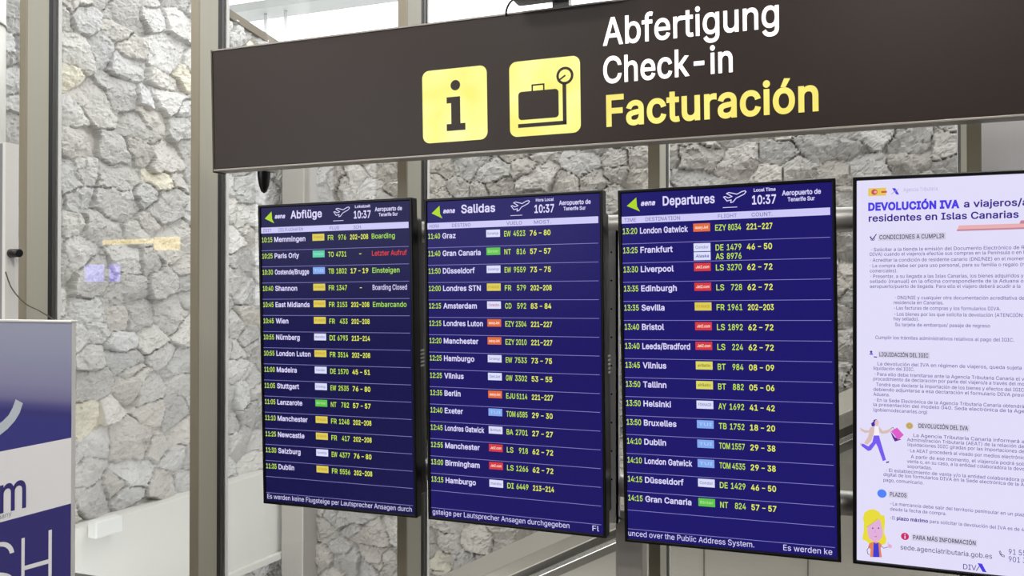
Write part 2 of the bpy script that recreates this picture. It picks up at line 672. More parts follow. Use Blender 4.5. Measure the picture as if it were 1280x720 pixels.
# corner of the courtyard and direction of its side wall (seen running away to the right)
corner = at(352, 369, YB)
sd = (h_dir * 1.0 + R_ * 0.497).normalized()
Ls = (corner.y - (YG + 0.12)) / sd.y
start = Vector((corner.x, corner.y, 0)) - sd * Ls


def on_side(px, py, off=0.0):
    """point of the side wall seen at a place of the photograph"""
    d = R_ * ((px - 640) / F) - U_ * ((py - 360) / F) + F_
    n = Vector((sd.y, -sd.x, 0))
    if n.dot(EYE - start) < 0:
        n = -n
    return EYE + d * ((start + n * off - EYE).dot(n) / d.dot(n))


a, b = on_side(286, 23.5), on_side(331, 52.4)
ua, ub = (a - start).dot(sd), (b - start).dot(sd)
sl = (b.z - a.z) / (ub - ua)
rubble('wall_side', start, sd, Ls, -3.0, a.z - sl * ua, a.z + sl * (Ls - ua), 0.0115, 0.255, 0.20, 3.0, (0.54, 0.74), 0.06, 0.02)
bk = Vector((corner.x - 0.05, YB, 0))
rubble('wall_back', bk, Vector((1, 0, 0)), 6.6, -3.0, 3.72, 3.72, 0.012, 0.25, 0.185, 11.0, (0.35, 0.50), 0.065, 0.02, 0.06)
bm = bmesh.new(); box(bm, start.x - 1.5, 4.2, YG + 0.12, YB + 0.3, -3.2, -3.0); structure(build('ground', bm, M_conc))
# coping stones on the sloping top of the side wall
bm = bmesh.new()
N_s = Vector((sd.y, -sd.x, 0))
if N_s.dot(EYE - start) < 0:
    N_s = -N_s
k0 = 0.0
p0, p1 = start + sd * k0, start + sd * Ls
for (p, uu) in ((p0, k0), (p1, Ls)):
    pass
vs = []
for (p, uu) in ((p0, k0), (p1, Ls)):
    zt = a.z + sl * (uu - ua)
    for off, dz in ((0.06, -0.02), (0.06, 0.05), (-0.38, 0.05), (-0.38, -0.02)):
        q = p + N_s * off
        vs.append(bm.verts.new((q.x, q.y, zt + dz)))
for i in range(4):
    bm.faces.new((vs[i], vs[(i + 1) % 4], vs[4 + (i + 1) % 4], vs[4 + i]))
bm.faces.new(vs[:4]); bm.faces.new(vs[4:][::-1])
structure(build('trim_1', bm, M_conc))

# white rendered band running along the side wall, stones above and below
def edge_z(p_, q_, off):
    """heights at both ends of the side wall of a straight edge seen through two places"""
    A_, B_ = on_side(*p_, off), on_side(*q_, off)
    u_a, u_b = (A_ - start).dot(sd), (B_ - start).dot(sd)
    g_ = (B_.z - A_.z) / (u_b - u_a)
    return [A_.z - g_ * u_a, A_.z + g_ * (Ls - u_a)]


zt = edge_z((88, 664), (329, 591), 0.16)
zb = edge_z((285, 720), (352, 692), 0.16)
bm = bmesh.new()
vs = []
for p, zb_, zt_ in ((p0, zb[0], zt[0]), (p1 - sd * 0.02, zb[1], zt[1])):
    for off, z in ((0.16, zb_), (0.16, zt_), (0.0, zt_), (0.0, zb_)):
        q = p + N_s * off
        vs.append(bm.verts.new((q.x, q.y, z)))
for i in range(4):
    bm.faces.new((vs[i], vs[(i + 1) % 4], vs[4 + (i + 1) % 4], vs[4 + i]))
bm.faces.new(vs[:4]); bm.faces.new(vs[4:][::-1])
structure(build('trim_2', bm, M_white, bevel=0.008))
# thin nosing under the band
bm = bmesh.new()
vs = []
for p, z in ((p0, zb[0]), (p1 - sd * 0.02, zb[1])):
    for off, dz in ((0.20, -0.03), (0.20, 0.03), (0.0, 0.03), (0.0, -0.03)):
        q = p + N_s * off
        vs.append(bm.verts.new((q.x, q.y, z + dz)))
for i in range(4):
    bm.faces.new((vs[i], vs[(i + 1) % 4], vs[4 + (i + 1) % 4], vs[4 + i]))
bm.faces.new(vs[:4]); bm.faces.new(vs[4:][::-1])
structure(build('trim_3', bm, M_white, bevel=0.008))

# corner column of the courtyard
c0, c1 = at(352, 369, YB - 0.25), at(379.5, 369, YB - 0.25)
bm = bmesh.new(); box(bm, c0.x, c1.x, YB - 0.25, YB + 0.0, -3.0, 3.72)
structure(build('wall_corner', bm, M_post, bevel=0.01))

# lamp on the white band
wl0, wl1 = on_side(117, 664, 0.26), on_side(154, 655, 0.26)
ulen = (wl1 - wl0).dot(sd)
lamp = tag(empty('wall_lamp', (wl0.x - N_s.x * .10, wl0.y - N_s.y * .10, wl0.z - 0.06)), 'small white box lamp fixed on the white band below the stone wall', 'wall lamp')
lamp.rotation_euler = (0, 0, math.atan2(sd.y, sd.x))
bm = bmesh.new(); box(bm, 0.02, ulen, -0.10, -0.012, 0.0, 0.115); build('lamp_housing', bm, M_whitebox, lamp, bevel=0.008)
bm = bmesh.new(); box(bm, 0.04, ulen - 0.02, -0.012, 0.0, 0.01, 0.10); build('mounting_plate', bm, M_whitebox, lamp)

# pale canopy beam and posts beyond the walls, against the sky
YC = 8.2
b0, b1 = at(283, 17, YC), at(283, 7, YC)
cp = tag(empty('canopy_frame', (b0.x - 1.5, YC, -3.2)), 'pale painted beam on thin posts crossing the white sky above the stone wall', 'canopy')
bm = bmesh.new(); box(bm, 0, 9, 0, 0.35, b0.z + 3.2, b1.z + 3.2); build('beam', bm, M_sky_frame, cp)
for px in (332, 357):
    q = at(px, 30, YC + 0.18)
    bm = bmesh.new(); cyl(bm, (q.x - (b0.x - 1.5), 0.18, 0), (q.x - (b0.x - 1.5), 0.18, b0.z + 3.2), 0.02)
    build('post', bm, M_sky_post, cp)
bm = bmesh.new(); box(bm, -8, 8, YB + 0.6, 14, -3.4, -3.2); structure(build('ground', bm, M_white))

# ------------------------------------------------------------------ escalator behind the glass
YE = 4.35
e0, e1 = at(560, 738.6, YE), at(1057, 515, YE)
slope = (e1.z - e0.z) / (e1.x - e0.x)
xa, xb = e0.x - 1.0, xs_m[-1] + 1.0
ztop = lambda x: e0.z + slope * (x - e0.x)
esc = tag(empty('escalator', (xa, YE, -3.0)), 'beige metal side of an escalator rising to the right behind the glass', 'escalator')
L = xb - xa


def esc_part(name, off_lo, off_hi, y0, y1, mt, bevel=0.0):
    bm = bmesh.new()
    pts = []
    for x in (0, L):
        pts.append((x, ztop(xa + x) + 3.0 + off_lo))
    for x in (L, 0):
        pts.append((x, ztop(xa + x) + 3.0 + off_hi))
    prism(bm, pts, y0, y1)
    return build(name, bm, mt, esc, bevel=bevel)


bm = bmesh.new()
prism(bm, [(0, 0.0), (L, 0.0), (L, ztop(xb) + 3.0 - 0.19), (0, max(0.02, ztop(xa) + 3.0 - 0.19))], 0.03, 0.9)
build('cladding', bm, M_cladding, esc)
esc_part('top_moulding', -0.075, 0.0, 0.0, 0.9, M_cladding, 0.008)
esc_part('dark_band', -0.115, -0.075, 0.02, 0.88, M_cladband)  # darker metal band, set slightly back below the top moulding
esc_part('bright_trim', -0.145, -0.115, -0.015, 0.88, M_bright, 0.006)
esc_part('lower_moulding', -0.19, -0.145, 0.012, 0.88, M_cladband)
bm = bmesh.new()
for px in (880, 1010):
    q = at(px, 700, YE + .03)
    box(bm, q.x - xa - 0.003, q.x - xa + 0.003, 0.026, 0.031, 0.3, max(.4, ztop(q.x) + 3.0 - 0.2))
build('panel_joint', bm, M_cladband, esc)

# ================================================================== SCREENS
def emis(name, c, s=1.0, rough=0.24, base=(4, 4, 5)):
    return mat(name, base, rough, 0.0, c, s, spec=0.13)


S_bg = emis('screen_blue', (30, 24, 106))
S_bgs = {'A': emis('screen_blue_dim', (22, 20, 74)), 'S': emis('screen_blue_mid', (28, 22, 98)), 'D': S_bg}
S_txt = emis('screen_white_text', (222, 216, 255))
S_band = emis('screen_pale_band', (206, 202, 248))
S_line = emis('screen_rule', (150, 144, 214))
S_time = emis('screen_yellow_green', (196, 232, 72))
S_cnt = emis('screen_yellow', (232, 240, 84))
S_red = emis('screen_red', (226, 66, 52))
S_green = emis('screen_status_green', (170, 226, 84))
S_hdr = emis('screen_dark_text', (96, 90, 150))
S_arrow = emis('screen_lime', (176, 214, 40))
LG = {
    'FR': (emis('logo_yellow', (222, 204, 88)), emis('logo_yellow_mark', (190, 160, 50)), 'RYANAIR'),
    'TO': (emis('logo_teal', (92, 206, 168)), emis('logo_teal_mark', (150, 226, 206)), 'transavia'),
    'TB': (emis('logo_sky', (132, 170, 240)), emis('logo_sky_mark', (176, 204, 250)), 'TUI'),
    'TOM': (emis('logo_sky', (132, 170, 240)), emis('logo_sky_mark', (176, 204, 250)), 'TUI'),
    'EW': (emis('logo_white', (220, 222, 252)), emis('logo_grey_mark', (140, 140, 190)), 'Eurowings'),
    'DE': (emis('logo_white', (220, 222, 252)), emis('logo_grey_mark', (140, 140, 190)), 'Condor'),
    'DI': (emis('logo_white', (220, 222, 252)), emis('logo_grey_mark', (140, 140, 190)), 'marabu'),
    'GW': (emis('logo_white', (220, 222, 252)), emis('logo_grey_mark', (140, 140, 190)), 'GetJet'),
    'BA': (emis('logo_white', (220, 222, 252)), emis('logo_grey_mark', (140, 140, 190)), 'British'),
    'AY': (emis('logo_white', (220, 222, 252)), emis('logo_grey_mark', (140, 140, 190)), 'FINNAIR'),
    'AS': (emis('logo_white', (220, 222, 252)), emis('logo_navy_mark', (70, 80, 160)), 'Alaska'),
    'CD': (emis('logo_white', (220, 222, 252)), emis('logo_pink_mark', (200, 90, 130)), 'Corendon'),
    'NT': (emis('logo_green', (96, 196, 76)), emis('logo_green_mark', (170, 226, 150)), 'Binter'),
    'EZY': (emis('logo_orange', (226, 110, 62)), emis('logo_cream_mark', (250, 226, 214)), 'easyJet'),
    'EJU': (emis('logo_orange', (226, 110, 62)), emis('logo_cream_mark', (250, 226, 214)), 'easyJet'),
    'LS': (emis('logo_red', (214, 60, 66)), emis('logo_cream_mark', (250, 226, 214)), 'Jet2.com'),
    'BT': (emis('logo_lime', (222, 216, 100)), emis('logo_olive_mark', (130, 130, 60)), 'airBaltic'),
}
SW, SH = 0.712, 1.238
FLIGHTS = {
    'A': [('10:15', 'Memmingen', 'FR', '976', '202-208', 'Boarding'), ('10:25', 'Paris Orly', 'TO', '4731', '-', 'Letzter Aufruf'),
          ('10:30', 'Oostende/Brugge', 'TB', '1802', '17-19', 'Einsteigen'), ('10:40', 'Shannon', 'FR', '1347', '-', 'Boarding Closed'),
          ('10:45', 'East Midlands', 'FR', '3153', '202-208', 'Embarcando'), ('10:45', 'Wien', 'FR', '433', '202-208', ''),
          ('10:55', 'Nürnberg', 'DI', '6793', '213-214', ''), ('10:55', 'London Luton', 'FR', '3514', '202-208', ''),
          ('11:00', 'Madeira', 'DE', '1570', '45-51', ''), ('11:05', 'Stuttgart', 'EW', '2535', '76-80', ''),
          ('11:05', 'Lanzarote', 'NT', '782', '57-57', ''), ('11:10', 'Manchester', 'FR', '1248', '202-208', ''),
          ('11:25', 'Newcastle', 'FR', '417', '202-208', ''), ('11:30', 'Salzburg', 'EW', '4377', '76-80', ''),
          ('11:35', 'Dublin', 'FR', '5556', '202-208', '')],
    'S': [('11:40', 'Graz', 'EW', '4523', '76-80', ''), ('11:40', 'Gran Canaria', 'NT', '816', '57-57', ''),
          ('11:50', 'Düsseldorf', 'EW', '9559', '73-75', ''), ('12:00', 'Londres STN', 'FR', '579', '202-208', ''),
          ('12:15', 'Amsterdam', 'CD', '592', '83-84', ''), ('12:15', 'Londres Luton', 'EZY', '2304', '221-227', ''),
          ('12:20', 'Manchester', 'EZY', '2010', '221-227', ''), ('12:25', 'Hamburgo', 'EW', '7533', '73-75', ''),
          ('12:25', 'Vilnius', 'GW', '3302', '53-55', ''), ('12:35', 'Berlin', 'EJU', '5114', '221-227', ''),
          ('12:40', 'Exeter', 'TOM', '6585', '29-30', ''), ('12:45', 'Londres Gatwick', 'BA', '2701', '27-27', ''),
          ('12:55', 'Manchester', 'LS', '918', '62-72', ''), ('13:00', 'Birmingham', 'LS', '1266', '62-72', ''),
          ('13:15', 'Hamburgo', 'DI', '6449', '213-214', '')],
    'D': [('13:20', 'London Gatwick', 'EZY', '8034', '221-227', ''), ('13:25', 'Frankfurt', 'DE', '1479', '46-50', ''),
          ('13:30', 'Liverpool', 'LS', '3270', '62-72', ''), ('13:35', 'Edinburgh', 'LS', '728', '62-72', ''),
          ('13:35', 'Sevilla', 'FR', '1961', '202-203', ''), ('13:40', 'Bristol', 'LS', '1892', '62-72', ''),
          ('13:40', 'Leeds/Bradford', 'LS', '224', '62-72', ''), ('13:45', 'Vilnius', 'BT', '984', '08-09', ''),
          ('13:50', 'Tallinn', 'BT', '882', '05-06', ''), ('13:50', 'Helsinki', 'AY', '1692', '41-42', ''),
          ('13:50', 'Bruxelles', 'TB', '1752', '18-20', ''), ('14:10', 'Dublin', 'TOM', '1557', '29-38', ''),
          ('14:10', 'London Gatwick', 'TOM', '4535', '29-38', ''), ('14:15', 'Düsseldorf', 'DE', '1429', '46-50', ''),
          ('14:15', 'Gran Canaria', 'NT', '824', '57-57', '')],
}
HEAD = {
    'A': ('Abflüge', 0.306, 'Lokalzeit', ('ZEIT', 'ZIELFLUGHAFEN', 'FLUG', 'SCH.')),
    'S': ('Salidas', 0.297, 'Hora Local', ('HORA', 'DESTINO', 'VUELO', 'MOST.')),
    'D': ('Departures', 0.332, 'Local Time', ('TIME', 'DESTINATION', 'FLIGHT', 'COUNT.')),
}
POSE = {
    'A': [0.3571, 0.018, -0.0091, -0.7082, 0.2735, 3.3619],
    'S': [0.3857, 0.0153, -0.0071, -0.0012, 0.2738, 3.1128],
    'D': [0.3694, 0.0291, -0.0138, 0.7165, 0.2721, 2.8257],
    'V': [0.3707, 0.0203, -0.0004, 1.4221, 0.2658, 2.5586],
}
PL = 0.0669


def code_num(s, u0, code, num, u1, v, cap, mt):
    wc = {2: 0.026, 3: 0.036}[len(code)]
    wn = (0.0105 if len(code) == 3 else 0.0118) * len(num)
    s.text(code, (u0, v), (u0 + wc, v), cap, mt)
    s.text(num, (u1 - wn, v), (u1, v), cap, mt)


def flight_sheet(k):
    s = Sheet(SH, SW / 2)
    S_bg = S_bgs[k]
    s.rect(0.010, 0.010, SW - 0.010, SH - 0.010, S_bg, 0)
    title, tx, lt, cols = HEAD[k]
    # arrow mark and operator name
    s.poly([(0.031, 0.056), (0.065, 0.028), (0.067, 0.060)], S_arrow, 2)
    s.poly([(0.031, 0.056), (0.067, 0.060), (0.077, 0.077)], S_arrow, 2)
    s.text('aena', (0.080, 0.057), (0.129, 0.057), 0.0165, S_txt, bold=0.03, slant=0.2)
    s.text(title, (0.157, 0.060), (tx, 0.060), 0.030, S_txt, bold=0.02)
    # aircraft taking off, drawn in outline
    pl = [(0.361, 0.042), (0.367, 0.041), (0.376, 0.046), (0.389, 0.042), (0.371, 0.031), (0.379, 0.028), (0.405, 0.035), (0.421, 0.027), (0.431, 0.025),
          (0.434, 0.029), (0.428, 0.036), (0.402, 0.048), (0.392, 0.060), (0.384, 0.062), (0.386, 0.053), (0.372, 0.056)]
    s.stroke(pl, 0.0028, S_txt, 2, True)
    s.rect(0.358, 0.0765, 0.405, 0.0785, S_txt, 2)
    s.text(lt, (0.459, 0.030), (0.528, 0.030), 0.0105, S_txt, bold=0.02)
    s.text('10:37', (0.453, 0.071), (0.529, 0.071), 0.028, S_txt, bold=0.02)
    s.text('Aeropuerto de', (0.548, 0.047), (0.667, 0.047), 0.0155, S_txt, bold=0.02)
    s.text('Tenerife Sur', (0.565, 0.067), (0.648, 0.067), 0.0125, S_txt, bold=0.02)
    s.rect(0.012, 0.093, 0.694, 0.117, S_band, 1)
    for t_, (a_, b_) in zip(cols, ((0.021, 0.063), (0.096, 0.215) if k != 'S' else (0.118, 0.195), (0.342, 0.403), (0.451, 0.517) if k != 'A' else (0.451, 0.488))):
        if k == 'A' and t_ == 'FLUG':
            b_ = 0.385
        s.text(t_, (a_, 0.1115), (b_, 0.1115), 0.0125, S_hdr, bold=0.0)
    for i in range(15):
        s.rect(0.011, 0.1875 + PL * i, 0.693, 0.1890 + PL * i, S_line, 1)
    s.rect(0.011, 0.1875 + PL * 15, 0.693, 0.1890 + PL * 15, S_line, 1)
    for i, (tm, dest, code, num, cnt, st) in enumerate(FLIGHTS[k]):
        v = 0.1535 + PL * i
        cap = 0.0195
        s.text(tm, (0.015, v), (0.066, v), cap, S_time)
        vs, _ = glyphs(dest, 0.012)
        wid = min(0.165, (vs[:, 0].max() - vs[:, 0].min()) * cap / CAP * 0.97)
        s.text(dest, (0.076, v), (0.076 + wid, v), cap, S_txt, bold=0.02)
        rows = [(code, num, v)]
        lv = v - 0.0265
        if k == 'D' and i == 1:
            lv -= 0.0
            rows = [('DE', '1479', 0.220), ('AS', '8976', 0.2495)]
        for j, (c_, n_, vv) in enumerate(rows):
            bgm, mk, nm = LG[c_]
            l0 = lv + (j * 0.030)
            s.rect(0.259, l0, 0.315, l0 + 0.0275, bgm, 1)
            s.text(nm, (0.265, l0 + 0.018), (0.309, l0 + 0.018), 0.0095, mk, bold=0.015, slant=0.15 if nm in ('Jet2.com', 'Alaska') else 0)
            code_num(s, 0.332, c_, n_, 0.416, vv, cap, S_time)
        v2 = rows[0][2]
        if cnt == '-':
            s.rect(0.474, v - 0.010, 0.484, v - 0.0075, S_cnt, 2)
        else:
            p, q = cnt.split('-')
            if len(p) == 2:
                w_ = 0.026; a_, b_ = 0.434, 0.514
            else:
                w_ = 0.033; a_, b_ = 0.434, 0.516
            s.text(p, (a_, v2), (a_ + w_, v2), cap * 0.95, S_cnt, bold=0.018)
            s.text(q, (b_ - w_, v2), (b_, v2), cap * 0.95, S_cnt, bold=0.018)
            s.rect((a_ + b_) / 2 - 0.005, v2 - 0.0100, (a_ + b_) / 2 + 0.005, v2 - 0.0072, S_cnt, 2)
        if st:
            mtx = {'Letzter Aufruf': S_red, 'Boarding Closed': S_txt}.get(st, S_green)
            u1 = {'Boarding': 0.634, 'Letzter Aufruf': 0.685, 'Einsteigen': 0.652, 'Boarding Closed': 0.683, 'Embarcando': 0.680}[st]
            s.text(st, (0.532, v), (u1, v), cap, mtx, bold=0.008)
    tv = 1.216
    if k == 'A':
        s.text('Es werden keine Flugsteige per Lautsprecher Ansagen durch', (0.018, tv), (0.688, tv), 0.0190, S_txt, bold=0.0)
    elif k == 'S':
        s.text('gsteige per Lautsprecher Ansagen durchgegeben', (0.018, tv), (0.573, tv), 0.0190, S_txt, bold=0.0)
        s.text('Fl', (0.660, tv), (0.684, tv), 0.0190, S_txt, bold=0.0)
    else:
        s.text('unced over the Public Address System.', (0.013, tv), (0.441, tv), 0.0190, S_txt, bold=0.0)
        s.text('Es werden ke', (0.534, tv), (0.685, tv), 0.0190, S_txt, bold=0.0)
    return s


def bezel(bm, W, H, w, d):
    """front ring with a recessed opening, mitred corners, x centred, z from 0"""
    o = [(-W / 2, 0), (W / 2, 0), (W / 2, H), (-W / 2, H)]
    i = [(-W / 2 + w, w), (W / 2 - w, w), (W / 2 - w, H - w), (-W / 2 + w, H - w)]
    O = [bm.verts.new((x, -0.004, z)) for x, z in o]
    I = [bm.verts.new((x, -0.004, z)) for x, z in i]
    I2 = [bm.verts.new((x, 0.003, z)) for x, z in i]
    B = [bm.verts.new((x, d, z)) for x, z in o]
    for k in range(4):
        n = (k + 1) % 4
        bm.faces.new((O[k], O[n], I[n], I[k]))
        bm.faces.new((I[k], I[n], I2[n], I2[k]))
        bm.faces.new((O[k], B[k], B[n], O[n]))
    bm.faces.new(B[::-1])
    bm.faces.new(I2)


def monitor(name, q, label, cat, sheet, part_name):
    t = empty(name)
    t.matrix_world = pose(q, SW, SH)
    tag(t, label, cat)
    bm = bmesh.new()
    bezel(bm, SW, SH, 0.0115, 0.042)
    build('bezel', bm, M_bezel, t, bevel=0.003, seg=2)
    bm = bmesh.new()
    box(bm, -SW / 2 + 0.012, SW / 2 - 0.004, 0.042, 0.095, 0.075, SH - 0.075)
    build('rear_housing', bm, M_blackm, t, bevel=0.012, seg=3)
    bm = bmesh.new()
    for z in (0.46, 0.475, 0.49, 0.505, 0.52):
        box(bm, SW / 2 - 0.006, SW / 2 - 0.0015, 0.055, 0.085, z + 0.12, z + 0.127)
    build('port_strip', bm, M_steel, t)  # row of pale connector ports on the right edge of the housing
    o = sheet.build(part_name, t)
    # the picture sits just in front of the recess
    o.location = (0, 0.0015, 0)
    for x in (SW / 2 - 0.10, -SW / 2 + 0.04):
        bm = bmesh.new()
        box(bm, x, x + 0.06, 0.095, 0.106, SH * 0.25, SH * 0.82)
        build('mounting_bracket', bm, M_blackm, t)
    return t


monitor('departure_screen', POSE['A'], 'black portrait flight screen headed Abflüge, smallest and leftmost of the four screens', 'screen', flight_sheet('A'), 'display')
monitor('departure_screen', POSE['S'], 'black portrait flight screen headed Salidas, between the Abflüge and Departures screens', 'screen', flight_sheet('S'), 'display')
monitor('departure_screen', POSE['D'], 'black portrait flight screen headed Departures, beside the bright white notice screen', 'screen', flight_sheet('D'), 'display')

# ------------------------------------------------------------------ white notice screen
V_bg = emis('notice_white', (226, 222, 250), 1.0)
V_blue = emis('notice_blue', (76, 62, 226))
V_ind = emis('notice_indigo', (58, 40, 140))
V_txt = emis('notice_grey_text', (92, 78, 142))
V_txd = emis('notice_dark_text', (66, 56, 104))
V_hi = emis('notice_highlight', (212, 208, 228))
V_script = emis('notice_script', (182, 178, 214))
V_yel = emis('notice_flag_yellow', (230, 200, 92))
V_redm = emis('notice_flag_red', (206, 84, 84))
V_pink = emis('notice_ribbon', (232, 178, 180))
V_pinkd = emis('notice_ribbon_edge', (196, 134, 152))
V_gold = emis('notice_gold', (206, 180, 110))
V_goldd = emis('notice_gold_dark', (176, 150, 90))
V_clock = emis('notice_clock_blue', (84, 132, 244))
V_mag = emis('notice_magenta', (204, 50, 110))
V_skin = emis('notice_skin', (226, 194, 196))
V_coat = emis('notice_coat', (216, 190, 184))
V_wht = emis('notice_blouse', (246, 240, 246))
V_purp = emis('notice_purple', (120, 92, 240))
V_hair = emis('notice_dark_hair', (72, 44, 160))
V_bag = emis('notice_bag_pink', (222, 96, 200))
V_bag2 = emis('notice_bag_purple', (96, 40, 150))
V_blond = emis('notice_blond', (232, 220, 62))
V_blond2 = emis('notice_blond_line', (190, 176, 60))
V_face = emis('notice_face', (226, 176, 218))
V_orange = emis('notice_orange', (226, 132, 96))
V_dress = emis('notice_dress_blue', (66, 62, 208))

VM = pose(POSE['V'], SW, SH)
VMi = VM.inverted()


def vl(px, py):
    """layout place on the notice screen"""
    d = R_ * ((px - 640) / F) - U_ * ((py - 360) / F) + F_
    o_ = VMi @ EYE
    d_ = VMi.to_3x3() @ d
    p = o_ + d_ * (-o_.y / d_.y)
    return (p.x + SW / 2, SH - p.z)


def c7(a, b): return vl(1050 + a / 3.348, 205 + b / 3.348)
def c8(a, b): return vl(1050 + a / 4.8, 410 + b / 4.8)
def c9(a, b): return vl(1050 + a / 4.235, 550 + b / 4.235)
def cw(a, b): return vl(1066 + a / 6.545, 510 + b / 6.545)
def cg(a, b): return vl(1066 + a / 7.2, 620 + b / 7.2)


s = Sheet(SH, SW / 2)
s.rect(0.010, 0.010, SW - 0.010, SH - 0.010, V_bg, 0)


def line(txt, a_, b_, cap=0.0105, mt=V_txt, bold=0.004):
    v = (a_[1] + b_[1]) / 2
    s.text(txt, (a_[0], v), (b_[0], v), cap, mt, bold=bold)


def hil(a_, b_, cap):
    v = (a_[1] + b_[1]) / 2
    s.rect(a_[0] - 0.004, v - cap - 0.004, b_[0] + 0.004, v + 0.005, V_hi, 1)


# emblem block and heading
a_, b_ = c7(118, 102), c7(193, 132)
s.rect(a_[0], a_[1], b_[0], b_[1], V_yel, 1)
s.disc(a_[0] + 0.018, (a_[1] + b_[1]) / 2, 0.009, V_redm, 2)
s.disc(a_[0] + 0.021, (a_[1] + b_[1]) / 2, 0.004, V_pink, 3)
s.rect(a_[0] + 0.038, a_[1] + 0.010, a_[0] + 0.054, a_[1] + 0.016, V_redm, 2)
s.poly([c7(218, 101), c7(232, 101), c7(248, 128), c7(235, 127)], V_blue, 2)
s.stroke([c7(233, 110), c7(216, 126)], 0.0025, V_script, 2)
s.stroke([c7(244, 105), c7(232, 118)], 0.002, V_script, 2)
line('Agencia Tributaria', c7(265, 116), c7(408, 110), 0.012, V_script, 0.0)
line('DEVOLUCIÓN IVA', c7(118, 193), c7(500, 184), 0.0225, V_blue, 0.045)
line('a viajeros/a', c7(518, 182), c7(788, 172), 0.0205, V_ind, 0.02)
line('residentes en Islas Canarias', c7(120, 239), c7(748, 226), 0.0205, V_ind, 0.02)
s.poly([c7(488, 281), c7(498, 257), c7(751, 249), c7(775, 248), c7(775, 272)], V_pink, 1)
s.poly([c7(488, 281), c7(491, 274), c7(775, 265), c7(775, 272)], V_pinkd, 2)
s.poly([c7(751, 249), c7(757, 236), c7(775, 235), c7(775, 250)], V_pinkd, 2)
s.stroke([c7(126, 305), c7(136, 316), c7(152, 294)], 0.0028, V_ind, 2)
s.stroke([c7(130, 303), c7(130, 319), c7(143, 319), c7(145, 308)], 0.0016, V_txd, 2)
hil(c7(165, 317), c7(437, 308), 0.0135)
line('CONDICIONES A CUMPLIR', c7(165, 317), c7(437, 308), 0.0130, V_txd, 0.012)
for t_, a1, b1 in (
        ('· Solicitar a la tienda la emisión del Documento Electrónico de R', (130, 364), (772, 357)),
        ('DIVA) cuando el viajero/a efectúe sus compras en la Península o en l', (125, 385), (772, 376)),
        ('· Acreditar la condición de residente canario (DNI/NIE) en el momen', (127, 408), (772, 404)),
        ('· La compra debe ser para uso personal, para su familia o regalo (n', (125, 432), (772, 428)),
        ('comerciales).', (125, 454), (240, 453)),
        ('· Presentar, a su llegada a las Islas Canarias, los bienes adquiridos y', (128, 477), (768, 474)),
        ('sellado (manual) en la oficina correspondiente de la Aduana o', (125, 497), (768, 497)),
        ('aeropuerto/puerto de llegada. Para ello el viajero deberá acudir a la', (125, 518), (755, 519)),
        ('· DNI/NIE y cualquier otra documentación acreditativa de', (230, 566), (772, 568)),
        ('residencia en Canarias.', (225, 586), (433, 588)),
        ('-Las facturas de compras y los formularios DIVA.', (225, 610), (672, 612)),
        ('-Los bienes por los que solicita la devolución (ATENCIÓN:', (227, 635), (768, 640)),
        ('hay sellado).', (225, 654), (330, 656)),
        ('Su tarjeta de embarque/ pasaje de regreso', (230, 678), (628, 685))):
    line(t_, c7(*a1), c7(*b1))
for t_, a1, b1 in (
        ('Cumplir los trámites administrativos relativos al pago del IGIC.', (212, 68), (1045, 80)),
        ('La devolución del IVA en régimen de viajeros, queda sujeta', (225, 225), (1090, 248)),
        ('liquidación del IGIC.', (200, 252), (447, 257)),
        ('· Para ello debe tramitarse ante la Agencia Tributaria Canaria el v', (207, 290), (1106, 312)),
        ('procedimiento de declaración por parte del viajero/a a través del mo', (200, 317), (1106, 343)),
        ('Tendrá que declarar la importación de los bienes y efectos del IGIC', (217, 350), (1104, 380)),
        ('debiendo adjuntarse a esa declaración el formulario DIVA previ', (200, 378), (1106, 412)),
        ('Aduana.', (200, 407), (298, 410)),
        ('· En la Sede Electrónica de la Agencia Tributaria Canaria obtendrá', (207, 442), (1104, 480)),
        ('la presentación del modelo 040. Sede electrónica de la Age', (200, 470), (1106, 508)),
        ('(gobiernodecanarias.org)', (200, 502), (523, 512)),
        ('La Agencia Tributaria Canaria informará a', (440, 655), (1106, 690))):
    line(t_, c8(*a1), c8(*b1))
for t_, a1, b1 in (
        ('Administración Tributaria (AEAT) de la relación de', (355, 5), (974, 45)),
        ('liquidaciones IGIC giradas por las importaciones de', (358, 32), (976, 70)),
        ('· La AEAT procederá al visado por medios electrónic', (358, 68), (976, 98)),
        ('A partir de ese momento, el viajero/a podrá soli', (375, 98), (976, 135)),
        ('venta o, en su caso, a la entidad colaboradora la devo', (355, 123), (976, 160)),
        ('soportadas.', (357, 148), (487, 156)),
        ('· El establecimiento de venta y/o la entidad colaboradora p', (245, 168), (974, 220)),
        ('digital de los formularios DIVA en la Sede electrónica de la A', (230, 192), (974, 243)),
        ('pago, comunicarlo.', (230, 220), (442, 235)),
        ('-La mercancía debe salir del territorio peninsular en un plaz', (265, 345), (976, 405)),
        ('desde la fecha de compra.', (265, 375), (563, 397))):
    line(t_, c9(*a1), c9(*b1))
a_, b_ = c9(265, 422), c9(974, 482)
v = (a_[1] + b_[1]) / 2
m1, m2 = c9(300, 424)[0], c9(466, 440)[0]
s.text('-El', (a_[0], v), (m1 - 0.004, v), 0.0105, V_txt, bold=0.004)
s.text('plazo máximo', (m1, v), (m2, v), 0.0105, V_ind, bold=0.025)
s.text('para solicitar la devolución del IVA es de 4', (m2 + 0.005, v), (b_[0], v), 0.0105, V_txt, bold=0.004)
